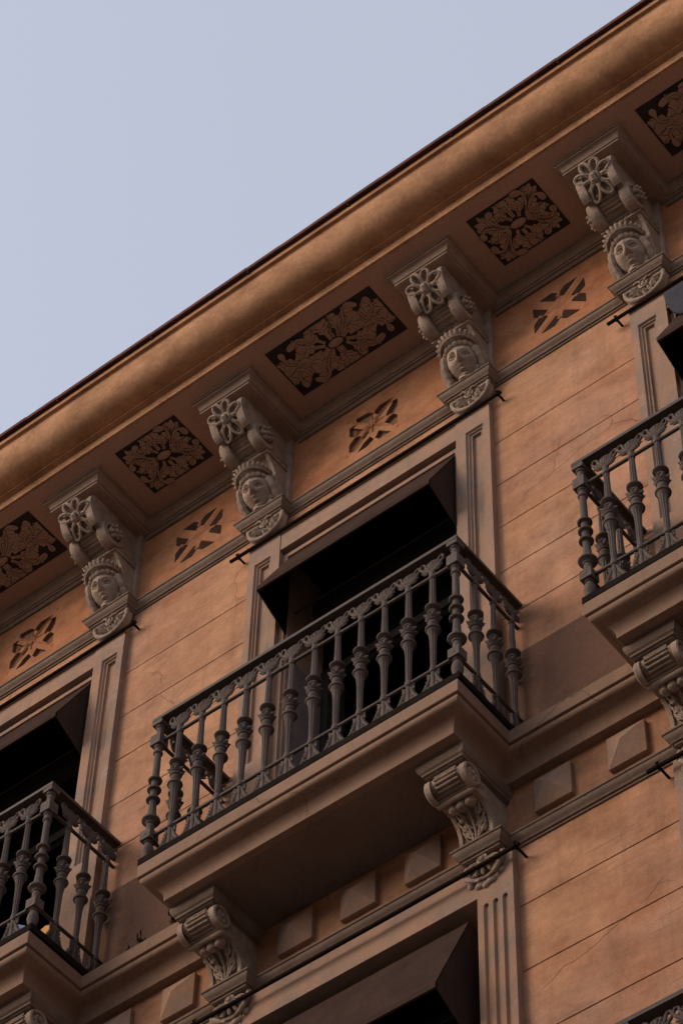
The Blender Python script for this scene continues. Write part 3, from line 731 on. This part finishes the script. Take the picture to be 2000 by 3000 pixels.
def window_bay(c, upper):
    e = pempty('window', (c,0,0 if upper else 0), 'tall balcony window in a stone surround under a tilted brown hood' if upper else 'lower balcony window in a fluted stone surround')
    if upper: xi, xo, z0, zt, zl0, zl1, dr = .585, .800, -.02, 2.932, 2.622, 2.762, .49
    else: xi, xo, z0, zt, zl0, zl1, dr = .645, .832, LOW-.02, -.622, -.825, -.630, .535
    for s in (-1,1):
        a, b = (xi,xo) if s > 0 else (-xo,-xi)
        part(pilaster(a, b, z0, zt, s < 0, upper), 'pilaster', M_STONE, e, bevel=.002, fix=False)
    q = MB(); q.box(-xi+.001, xi-.001, -.036, .36, zl0, zl1)
    if upper: q.box(-xi-.21, xi+.21, -.046, .0, zl1+.0, zl1+.014); 
    if upper:
        q.box(-xi+.012, xi-.012, .040, .355, zl0-.045, zl0+.01)
        q.box(-xi+.035, xi-.035, .006, .34, zl0-.064, zl0-.042)
    part(q, 'lintel', M_STONE, e, bevel=.002)
    q = MB(); sheet_frame(q, xi-.0005, .030, z0, zl0-.021, -.008 if upper else .09, .34 if upper else .2); sheet_frame(q, xi-.031, .012, z0, zl0-.046, .01 if upper else .10, .32 if upper else .2)
    part(q, 'jamb_moulding', M_STONE, e, bevel=.0015)
    # tilted hood: sheet metal front, cheeks, near-black sheets for the shade inside
    hx = xi-.030 if upper else xi-.075; ht = zl0-.062; py = -.235; pb = ht-dr
    if not upper: hx = .568
    q = MB(); t = .006
    q.add([(-hx,0,ht),(hx,0,ht),(hx,py,pb),(-hx,py,pb),(-hx,t,ht-.004),(hx,t,ht-.004),(hx,py+t,pb),(-hx,py+t,pb)],
          [(0,3,2,1),(4,5,6,7),(3,7,6,2),(0,1,5,4),(0,4,7,3),(1,2,6,5)])
    q.box(-hx,hx,py,py+.012,pb-.028,pb+.002)
    part(q, 'hood_panel', M_HOOD, e, fix=False)
    for s in (-1,1):
        q = MB(); x0, x1 = (hx-.005,hx) if s > 0 else (-hx,-hx+.005)
        q.prism_x([(.003,ht-.004),(py+.003,pb-.0),(py+.003,pb-.026),(.003,pb-.150),(.30,pb-.150-.16),(.30,ht-.004)], x0, x1)
        part(q, 'hood_cheek', M_HOOD, e)
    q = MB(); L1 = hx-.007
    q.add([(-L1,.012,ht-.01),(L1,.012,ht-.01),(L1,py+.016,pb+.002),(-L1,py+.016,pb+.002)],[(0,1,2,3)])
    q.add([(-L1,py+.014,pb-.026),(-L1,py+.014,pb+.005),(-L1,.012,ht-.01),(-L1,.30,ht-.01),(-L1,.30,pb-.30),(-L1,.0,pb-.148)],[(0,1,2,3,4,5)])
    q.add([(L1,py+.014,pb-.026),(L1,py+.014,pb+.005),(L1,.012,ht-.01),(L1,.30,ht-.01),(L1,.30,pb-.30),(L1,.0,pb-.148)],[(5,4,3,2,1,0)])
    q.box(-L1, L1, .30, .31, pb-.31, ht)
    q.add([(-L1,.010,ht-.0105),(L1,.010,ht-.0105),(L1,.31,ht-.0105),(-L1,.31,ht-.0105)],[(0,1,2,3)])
    part(q, 'hood_shade_sheets', M_VOID, e, fix=False)
    q = MB(); q.tube([(-L1,.06,ht-.42),(L1,.06,ht-.42)],.006,6); q.box(-L1,L1,.20,.28,ht-.30,ht-.20); part(q, 'blind_box', M_BLIND, e)
    # frame, panes and a room with its darkness painted on as black
    q = MB(); yy = .285; fw_ = .05
    q.box(-.54,-.54+fw_,yy,yy+.05,z0,pb-.2); q.box(.54-fw_,.54,yy,yy+.05,z0,pb-.2); q.box(-.49,.49,yy,yy+.05,pb-.26,pb-.2)
    wf = part(q, 'window_frame', M_WOOD, e, bevel=.002)
    for s in (-1,1):      # glazed leaves folded back into the room
        q = MB(); x_ = s*.478; q.box(x_-.018,x_+.018,.35,.39,z0+.02,pb-.28); q.box(x_-.018,x_+.018,.80,.84,z0+.02,pb-.28)
        for za in (z0+.02,z0+.75,pb-.33): q.box(x_-.017,x_+.017,.39,.80,za,za+.05)
        lf = part(q, 'door_leaf', M_WOOD, e, bevel=.002)
        q = MB(); q.box(x_-.003,x_+.003,.39,.80,z0+.07,pb-.30); part(q, 'pane', M_GLASS, lf)
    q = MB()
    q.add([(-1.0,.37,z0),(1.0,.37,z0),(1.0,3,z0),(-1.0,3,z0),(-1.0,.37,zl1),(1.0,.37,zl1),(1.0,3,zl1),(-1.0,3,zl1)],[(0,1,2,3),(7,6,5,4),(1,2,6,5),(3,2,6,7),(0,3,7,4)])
    part(q, 'room_shade_faces', M_VOID, e, fix=False)
    # folded grey shutter on the left reveal
    if upper:
        q = MB(); q.box(-xi+.050, -xi+.062, .03, .275, z0+.02, pb-.36); sh = part(q, 'shutter', M_SHUT, e, bevel=.002)
        q = MB(); q.box(-xi+.0622, -xi+.067, .05, .255, z0+.12, z0+.70); q.box(-xi+.0622, -xi+.067, .05, .255, z0+.80, pb-.45); part(q, 'shutter_panel', M_SHUT, sh, bevel=.002)
        q = MB(); q.ball((-xi+.068,.15,z0+.93),(.006,.018,.030)); part(q, 'shutter_knob', M_WOOD, sh)
    return e
for c in ALLC: window_bay(c, True)
for c in CS: window_bay(c, False)
for c in (ALLC[0], ALLC[-1]):
    q = MB(); q.box(c-.83,c+.83,-.04,.35,-3.4,-.622); part(q, 'blind_bay', M_STONE)

# ------------------------------------------------------------------ balcony slabs and ledge between them
def slab_run(zo, cs, name, lab):
    s = MB(); path = [(XL,-.017)]
    for c in cs: path += [(c-.79,-.017),(c-.79,-.392),(c+.79,-.392),(c+.79,-.017)]
    path += [(XR,-.017)]
    pr = [(-.03,-.020),(.120,-.020),(.1205,-.100),(.105,-.1005),(.105,-.104),(.1095,-.109),(.1105,-.118),(.109,-.127),(.103,-.136),(.092,-.143),(.078,-.149),(.063,-.155),(.050,-.163),(.040,-.173),(.033,-.186),(.029,-.200),(.0275,-.232),(-.02,-.2322)]
    pr = [(a,b+zo) for a,b in pr]
    s.sweep(pr, path, True)
    for c in cs: s.box(c-.80, c+.80, -.40, 0, zo-.228, zo-.0215)
    s.box(XL, XR, -.03, 0, zo-.231, zo-.021)
    return part(s, name, M_SLAB, bevel=.003, label=lab, fix=False)
slab_run(0, ALLC, 'balcony_slab', 'moulded stone ledge that swells out into the upper balconies')
slab_run(LOW, ALLC, 'balcony_slab', 'moulded stone ledge of the storey below')
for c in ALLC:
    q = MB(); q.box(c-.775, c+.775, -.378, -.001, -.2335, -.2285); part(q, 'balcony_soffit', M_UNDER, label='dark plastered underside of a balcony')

# ------------------------------------------------------------------ lower corbel with acanthus leaf
def lower_corbel(x):
    e = pempty('corbel', (x,0,0), 'carved stone bracket with a fluted drum and acanthus leaf under a balcony')
    b = MB()
    b.sweep([(-.01,-.2337),(.030,-.2337),(.0305,-.246),(.028,-.262),(.020,-.278),(.010,-.286),(.010,-.296),(.002,-.297),(.002,-.306),(-.01,-.3065)], [(-.100,.0),(-.100,-.335),(.100,-.335),(.100,.0)])
    b.box(-.102,.102,-.337,0,-.306,-.235)
    part(b, 'bracket_cap', M_MOULD, e, bevel=.002, fix=False)
    b = MB()
    core = [(0,-.552),(-.090,-.552),(-.095,-.50),(-.115,-.45),(-.150,-.405),(-.195,-.37),(-.235,-.345),(-.26,-.33),(-.28,-.306),(0,-.306)]
    b.prism_x(core, -.072, .072)
    for s in (-1,1):
        ed = [(0,-.552),(-.104,-.552),(-.108,-.50),(-.128,-.45),(-.162,-.415),(-.205,-.392),(-.245,-.375),(-.262,-.355),(-.27,-.306),(0,-.306)]
        b.prism_x(ed, s*.070, s*.090)
        for k in range(7):
            y0 = -.245+k*.022; b.tube([(s*.0905,y0,-.318),(s*.0905,y0+.045+.004*k,-.40-.012*k)],.004,5)
    part(b, 'bracket_body', M_CARVED, e, bevel=.002)
    b = MB()
    for k in range(3):
        t = k/2; y, z = -.260+.018*t, -.372-.038*t
        b.tube([(-.098,y,z),(.098,y,z)], .0125 if k != 1 else .008, 10)
    b.box(-.094,.094,-.250,-.15,-.408,-.36)
    part(b, 'fillet_bars', M_CARVED, e)
    b = MB(); N = 14; cy, cz, R = -.280, -.335, .046     # fluted drum
    b.tube([(-.085,cy,cz),(.085,cy,cz)], R*.90, 24)
    for k in range(N):
        a = 2*pi*k/N; b.tube([(-.058,cy+R*cos(a),cz+R*sin(a)),(.058,cy+R*cos(a),cz+R*sin(a))],.0065,6)
    part(b, 'fluted_drum', M_CARVED, e)
    for s in (-1,1):
        b = MB(); vs = []; N = 26; R = .060
        for k in range(N):
            a = 2*pi*k/N
            for r_,xx in ((R,.078),(R,.106),(R*.9,.112),(R*.74,.110),(R*.68,.098),(.001,.098)): vs.append((s*xx,-.272+r_*cos(a),-.350+r_*sin(a)))
        b.add(vs,[(k*6+j,((k+1)%N)*6+j,((k+1)%N)*6+j+1,k*6+j+1) for k in range(N) for j in range(5)],True)
        d = part(b, 'scroll_disc', M_CARVED, e, fix=False)
        b = MB()
        for k in range(6):
            a = 2*pi*k/6; b.ball((s*.102,-.272+.021*cos(a),-.350+.021*sin(a)),(.010,.015,.015),8,6)
        b.ball((s*.112,-.272,-.350),.010,8,6); part(b, 'disc_rosette', M_CARVED, d)
    # acanthus leaf
    b = MB()
    def surf(t, off=.0):
        P_ = smooth_pts([(-.104,-.552),(-.107,-.50),(-.126,-.452),(-.158,-.415),(-.190,-.392)],6); i = t*(len(P_)-1); k = min(int(i),len(P_)-2); f = i-k
        return (P_[k][0]*(1-f)+P_[k+1][0]*f-off, P_[k][1]*(1-f)+P_[k+1][1]*f)
    for s in (-1,0,1):
        pts = []; rr = []
        for i in range(13):
            t = i/12; y,z = surf(t,.002); pts.append((s*(.008+.040*t**.8),y,z)); rr.append(.005+.004*t)
        b.tube(pts, rr, 7)
    for s in (-1,1):
        for k,(t0,t1,w) in enumerate(((.05,.38,.060),(.18,.62,.066),(.34,.88,.064))):
            pts = []
            for i in range(9):
                u = i/8; y,z = surf(t0+(t1-t0)*u**1.0,.001+.006*sin(u*pi)); pts.append((s*(.010+(w-.010)*sin(u*pi/2)),y,z))
            b.tube(pts,[.0045]*4+[.006,.0065,.006,.0045,.003],6)
            y,z = surf((t0+t1)/2+.05,-.003); b.ball((s*w*.66,y,z),(.020,.010,.026),10,7)
    for xx,r_ in ((-.043,.023),(0,.029),(.043,.023)):
        b.ball((xx,-.200,-.418),(r_*1.12,.030,.026),12,8); b.ball((xx,-.212,-.436),(r_*.85,.017,.015),10,7)
    part(b, 'acanthus_leaf', M_CARVED, e)
    # hanging palmette under the string course
    w = MB(); hz = -.640; yf = -.050
    w.box(-.072,.072,-.046,-.03,-.705,-.622)
    w.ring((0,yf-.016,hz),.022,.0065,'y',14,6); w.ball((0,yf-.016,hz),(.014,.014,.014))
    for k in range(7):
        a = pi+pi*(k+.5)/7; ca, sa_ = cos(a), sin(a)
        pts = [(.024*ca,yf-.012,hz+.024*sa_),(.058*ca,yf-.016,hz+.055*sa_),(.090*ca,yf-.008,hz+.088*sa_)]
        w.tube(smooth_pts(pts,4),[.006,.007,.008,.009,.010,.0105,.010,.008,.005],6)
    w.ring((0,yf+.004,hz+.004),.098,.009,'y',20,6,pi*.98,2*pi*1.02)
    for s in (-1,1):
        w.tube(smooth_pts([(s*.092,yf,hz+.01),(s*.098,yf-.01,hz-.03),(s*.085,yf-.014,hz-.07),(s*.055,yf-.012,hz-.10),(s*.02,yf-.012,hz-.118)],4),[.009]*8+[.012]*5+[.008]*4,7)
        w.ball((s*.030,yf+.008,hz-.128),(.026,.016,.018)); w.ball((s*.078,yf+.012,hz-.095),(.020,.016,.020))
    w.ball((0,yf+.008,hz-.140),(.018,.014,.016))
    part(w, 'palmette', M_CARVED, e, fix=False)
    return e
lc = None
for c in ALLC:
    for s in (-1,1):
        x = c+s*.695
        if lc is None: lc = lower_corbel(x); lc_x = x
        else:
            n_ = copy_tree(lc, x-lc_x); n_.parent = B; n_.matrix_parent_inverse = PINV

# diamond-point blocks of the middle frieze
blk = None
for c in ALLC[:-1]+[ALLC[-1]]:
    for dx in (-.368,-.012,.346,1.045,1.430):
        x = c+dx
        if not (-3.4 < x < 3.6): continue
        if blk is None:
            q = MB(); h, zc, t = .0975, -.376, .026
            q.add([(-h,0,zc-h-.004),(h,0,zc-h-.004),(h,0,zc+h),(-h,0,zc+h),(-h,-t,zc-h-.004),(h,-t,zc-h-.004),(h,-t,zc+h),(-h,-t,zc+h),(-.0,-t-.046,zc)],
                  [(0,1,5,4),(1,2,6,5),(2,3,7,6),(3,0,4,7),(4,5,8),(5,6,8),(6,7,8),(7,4,8)])
            blk = part(q, 'diamond_block', M_STONE, bevel=.0015, label='stone block cut to a low pyramid on the frieze'); blk.location.x = x
        else:
            n_ = blk.copy(); COL.objects.link(n_); n_.parent = B; n_.matrix_parent_inverse = PINV; n_.location.x = x

# ------------------------------------------------------------------ iron railing
def baluster_parts(parent, x, y, rot, protos):
    if not protos:
        b = MB()
        pf = [(.0135,.175),(.0140,.20),(.0150,.28),(.0158,.34),(.0168,.375),(.0185,.402),(.0220,.426),(.0268,.444),(.0300,.452),(.0360,.455),(.0375,.461),(.0355,.467),(.0210,.472),(.0180,.480),(.0200,.487),(.0235,.497),(.0245,.508),(.0225,.515),(.0290,.520),(.0300,.526),(.0270,.531),(.0220,.536),(.0230,.556),(.0200,.566),(.0165,.575),(.0165,.580),(.0225,.585),(.0230,.591),(.0165,.596),(.0165,.602),(.0260,.606),(.0365,.612),(.0378,.618),(.0340,.623),(.0185,.627),(.0180,.64),(.0160,.70),(.0145,.78),(.0138,.84)]
        def fl(z): return .22 if (.19 < z < .44 or z > .63) else 0
        b.lathe(pf, 0, 0, 20, fl)
        for k in range(8):     # collar of pointed leaves
            a = 2*pi*k/8; ca, sa_ = cos(a), sin(a); t = Vector((-sa_,ca,0))*.0122
            c0 = Vector((ca*.027,sa_*.027,.548)); 
            b.add([c0-t+Vector((0,0,-.014)),c0+t+Vector((0,0,-.014)),c0+t*.8+Vector((0,0,.014)),c0-t*.8+Vector((0,0,.014)),Vector((ca*.0455,sa_*.0455,.562))],[(0,1,4),(1,2,4),(2,3,4),(3,0,4)])
        for z in (.853,.180): b.lathe([(.008,z-.022),(.0165,z-.016),(.0185,z),(.0165,z+.014),(.012,z+.020)],0,0,14)
        b.lathe([(.012,.868),(.0165,.876),(.0165,.884),(.012,.892)],0,0,14)
        protos['baluster'] = b.build('baluster', M_IRON)
        p = MB()               # palmette head with side loops
        for k in range(9):
            a = radians(90+(k-4)*17); L0 = .088-.0035*abs(k-4)**1.3
            pts = [(.004*cos(a),0,.886+.004*sin(a)),(.5*L0*cos(a),-.007,.888+.5*L0*sin(a)),(L0*cos(a)*.98,-.002,.888+L0*sin(a))]
            p.tube(smooth_pts(pts,3),[.0040,.0052,.0064,.007,.0072,.0062,.003],6)
        for s in (-1,1):
            p.tube(smooth_pts([(s*.006,0,.893),(s*.026,-.004,.905),(s*.048,-.006,.922),(s*.0655,-.004,.950),(s*.060,-.002,.974),(s*.044,-.002,.972),(s*.036,-.004,.950),(s*.030,-.004,.925),(s*.018,-.002,.905)],4),.0070,7)
            p.tube(smooth_pts([(s*.010,0,.892),(s*.030,-.003,.892),(s*.046,-.002,.900),(s*.040,-.003,.908)],3),[.004,.005,.005,.006,.006,.006,.0055,.005,.004,.003],6)
            for q_ in range(3): p.ball((s*(.028+.009*q_),-.003,.914+.013*q_),(.007,.005,.006),6,5)
        p.poly([(-.010,.884),(.010,.884),(.034,.905),(.044,.93),(.030,.962),(.012,.974),(-.012,.974),(-.030,.962),(-.044,.93),(-.034,.905)], lambda a,b:(a,-.004,b), .008)
        protos['palmette'] = p.build('palmette', M_IRON)
        f = MB()               # splayed scroll foot
        f.tube([(0,0,.172),(0,-.002,.12),(0,0,.07),(0,0,.028)],[.012,.0105,.010,.013],8)
        for s in (-1,1):
            f.tube(smooth_pts([(s*.008,0,.150),(s*.016,-.003,.148),(s*.030,-.003,.158),(s*.034,-.001,.166)],3),[.006,.006,.006,.0055,.005,.005,.0045,.004,.003,.002],6)
            f.tube(smooth_pts([(s*.010,0,.150),(s*.020,-.003,.125),(s*.030,-.004,.095),(s*.044,-.004,.068),(s*.058,-.003,.046),(s*.056,-.002,.030),(s*.044,-.002,.030),(s*.040,-.003,.042)],4),[.007]*8+[.009]*9+[.008]*12,7)
            f.tube(smooth_pts([(s*.012,0,.030),(s*.018,-.002,.055),(s*.032,-.003,.062),(s*.036,-.003,.048),(s*.028,-.003,.040)],3),.0064,6)
            for q_ in range(4):
                f.tube([(s*.018,-.004,.118-.016*q_),(s*(.030+.006*q_),-.006,.128-.020*q_)],[.0035,.007],5)
        for s in (-1,1):
            f.poly([(s*.002,.165),(s*.018,.150),(s*.034,.160),(s*.033,.135),(s*.030,.115),(s*.046,.088),(s*.052,.062),(s*.060,.045),(s*.040,.050),(s*.028,.066),(s*.018,.060),(s*.010,.035),(s*.002,.035)][::s], lambda a,b:(a,-.004,b), .008)
        protos['foot'] = f.build('scroll_foot', M_IRON)
        first = True
    bl = protos['baluster']
    if bl.parent is None and not protos.get('used'):
        protos['used'] = True; o = bl; pm, ft = protos['palmette'], protos['foot']
    else:
        o = bl.copy(); COL.objects.link(o); pm, ft = protos['palmette'].copy(), protos['foot'].copy(); COL.objects.link(pm); COL.objects.link(ft)
    o.parent = parent; o.location = (x,y,0); o.rotation_euler = (0,0,rot)
    pm.parent = o; ft.parent = o
def make_railing(c, z, label):
    R = empty('balcony_railing', (c,-.24,z), label, 'railing', 'cast iron railings of the balconies')
    pr = {}
    for k in range(12): baluster_parts(R, -.756+.1375*k, -.24, 0, pr)
    for s in (-1,1):
        for y in (-.335,-.193,-.051): baluster_parts(R, s*.888, y+.24, s*pi/2, pr)
    for s in (-1,1):
        b = MB(); x, y = s*.888, -.24
        b.lathe([(.012,.028),(.016,.04),(.026,.068),(.0285,.09),(.026,.112),(.018,.132),(.016,.138),(.023,.142),(.023,.147),(.0190,.150)],x,y,16)
        b.box(x-.031,x+.031,y-.031,y+.031,.152,.212)
        b.lathe([(.025,.212),(.025,.220),(.019,.226),(.021,.25),(.018,.268),(.024,.272),(.024,.280),(.030,.284),(.043,.291),(.045,.297),(.043,.303),(.028,.307),(.026,.32),(.021,.36),(.018,.42),(.018,.430),(.033,.435),(.035,.441),(.033,.447),(.018,.451),(.018,.500),(.024,.503),(.033,.506),(.035,.512),(.033,.518),(.018,.522),(.018,.568),(.033,.573),(.035,.579),(.033,.585),(.018,.589),(.0165,.765),(.0235,.769),(.0235,.779),(.0175,.783),(.0175,.805),(.024,.812),(.024,.820)],x,y,18,lambda zz: .10 if .31 < zz < .43 else 0)
        b.box(x-.031,x+.031,y-.031,y+.031,.822,.892)
        b.lathe([(.019,.892),(.0185,.95),(.025,.956),(.025,.964),(.018,.968)],x,y,16)
        b.box(x-.030,x+.030,y-.030,y+.030,.968,.997)
        p = b.build('corner_post', M_IRON, R, bevel=.0015)
        q = MB(); q.ball((x+s*.031,y,.858),(.002,.012,.012),8,6); q.build('post_boss', M_IRON, p)
        q = MB(); q.ball((x,y-.031,.185),(.012,.002,.012),8,6); q.build('post_boss', M_IRON, p)
    # rails
    def U(z0, z1, w, name, mat, yo=0):
        b = MB(); a = .888; h = w/2
        b.sweep([(h,z0),(h,z1),(-h,z1),(-h,z0),(h,z0)], [(-a,.24),(-a,-.24),(a,-.24),(a,.24)])
        b.v = [(x,y,z) for x,y,z in b.v]
        return b.build(name, mat, R, bevel=.002, fix=False)
    U(.998,1.020,.062,'top_rail',M_RAIL); U(-.010,.030,.058,'base_rail',M_BASE)
    for z_ in (.853,.180):
        b = MB(); b.tube([(-.888,.24,z_),(-.888,-.24,z_)],.0095,10); b.tube([(.888,.24,z_),(.888,-.24,z_)],.0095,10); b.tube([(-.888,-.24,z_),(.888,-.24,z_)],.0095,10)
        b.build('cross_rod', M_RAIL, R)
    b = MB()
    for k in range(4): b.ball((-.70+.467*k,-.24,-.012),(.020,.020,.014),10,6)
    b.build('foot_pad', M_IRON, R)
    return R
ra = make_railing(0, 0, 'black cast iron railing of the large balcony in the middle of the photo')
for c,z,l in ((-P,0,'black cast iron railing of the balcony at the lower left, showing only its right-hand corner'),(P,0,'black cast iron railing of the balcony at the right edge, level with the orange wall'),(P,LOW,'lowest iron railing, only its palmette tops showing in the bottom right corner')):
    r_ = copy_tree(ra, c, z); r_['label'] = l

# ------------------------------------------------------------------ iron rods on hooks
def rod(c, z, y, xh, label):
    R = empty('awning_rod', (c,0,z), label, 'iron rod', 'iron rods on hooks above the windows')
    b = MB(); b.tube([(-xh-.055,y,0),(-xh*.4,y,-.003),(xh*.3,y,-.004),(xh+.02,y,0)],.0105,8); b.build('bar', M_ROD, R)
    for s in (-1,1):
        b = MB(); x = s*xh
        b.tube([(x,.004,-.002),(x,y-.006,0)],.0068,8)
        b.tube([(x-.004,y+.010,-.010),(x-.002,y-.010,-.008),(x,y-.014,.008),(x+.002,y-.004,.020),(x+.002,y+.004,.034)],[.004,.005,.005,.004,.002],7)
        b.build('hook', M_ROD, R)
    return R
r0 = rod(0, 2.772, -.054, .868, 'thin black iron rod above the window of the middle balcony')
for c,z,l in ((-P,2.772,'thin black iron rod above the leftmost window'),(P,2.772,'thin black iron rod above the window at the right edge')):
    r_ = copy_tree(r0, c, 0); r_['label'] = l
r1 = rod(0, -.690, -.080, .878, 'long iron rod under the middle balcony, crossing two brackets')
r_ = copy_tree(r1, P, 0); r_['label'] = 'iron rod end with a hook below the right-hand balcony'

# ------------------------------------------------------------------ small things
b = MB(); N = 14; vs = []
for i in range(N+1):
    u = i/N
    for j in range(9):
        v = j/8; x = 1.902+.62*u+.045*(v**2)*(1-u)**3; z = 2.735-.33*v*(1-(1-min(1,u*5))**2*.28)
        vs.append((x, -.056-.012*sin(u*9)*v-.01*v, z))
b.add(vs, [(i*9+j,i*9+j+1,(i+1)*9+j+1,(i+1)*9+j) for i in range(N) for j in range(8)], True)
o = b.build('hanging_cloth', M_CLOTH, fix=False); o['label'] = 'dark blue-grey cloth hanging over the window head at the right edge'; o['category'] = 'cloth'
md = o.modifiers.new('thickness','SOLIDIFY'); md.thickness = .006

def board(name, pts, y, mat, label, cat):
    b = MB(); b.poly(pts, lambda a,c:(a,y,c), .012); o = b.build(name, mat, bevel=.001); o['label'] = label; o['category'] = cat
board('blue_board', [(-1.905,.402),(-1.80,.315),(-1.80,-.018),(-1.875,-.018),(-1.89,.30)], -.30, M_BLUE, 'pale blue board standing behind the railing of the lower left balcony', 'board')
board('yellow_board', [(-1.676,.252),(-1.70,.262),(-1.765,.238),(-1.70,.12),(-1.64,-.018),(-1.60,-.018),(-1.635,.13)], -.30, M_YEL, 'orange-yellow board behind the corner of the lower left railing', 'board')
def weed(x, y, h, n, label, seed):
    rn = random.Random(seed); b = MB()
    for k in range(n):
        a = rn.uniform(0,2*pi); l = h*rn.uniform(.6,1.05); tip = (x+.35*l*cos(a), y+.3*l*sin(a), -.021+l)
        b.tube([(x,y,-.022),(x+.1*l*cos(a),y+.1*l*sin(a),-.021+l*.55),tip],[.003,.0025,.0015],5)
        for q_ in range(4):
            t = .4+.2*q_; bx = x+(tip[0]-x)*t; by = y+(tip[1]-y)*t; bz = -.021+l*t; a2 = rn.uniform(0,2*pi); s = h*.30
            b.add([(bx,by,bz),(bx+s*cos(a2)*.6-.3*s*sin(a2),by+s*sin(a2)*.6,bz+s*.5),(bx+s*cos(a2),by+s*sin(a2),bz+s*.8),(bx+s*cos(a2)*.6+.3*s*sin(a2),by+s*sin(a2)*.6,bz+s*.2)],[(0,1,2,3)])
    o = b.build('weed', M_WEED, fix=False); o['label'] = label; o['category'] = 'plant'; o['group'] = 'weeds on the ledge'
weed(-1.232,-.118,.066,12,'dark dry weed with curled leaves on the ledge between two balconies',1)
weed(-1.305,-.122,.030,7,'tiny low weed on the ledge, nearest the left balcony',2)
weed(-1.020,-.118,.085,12,'dark weed on the ledge half hidden behind the carved bracket',5)
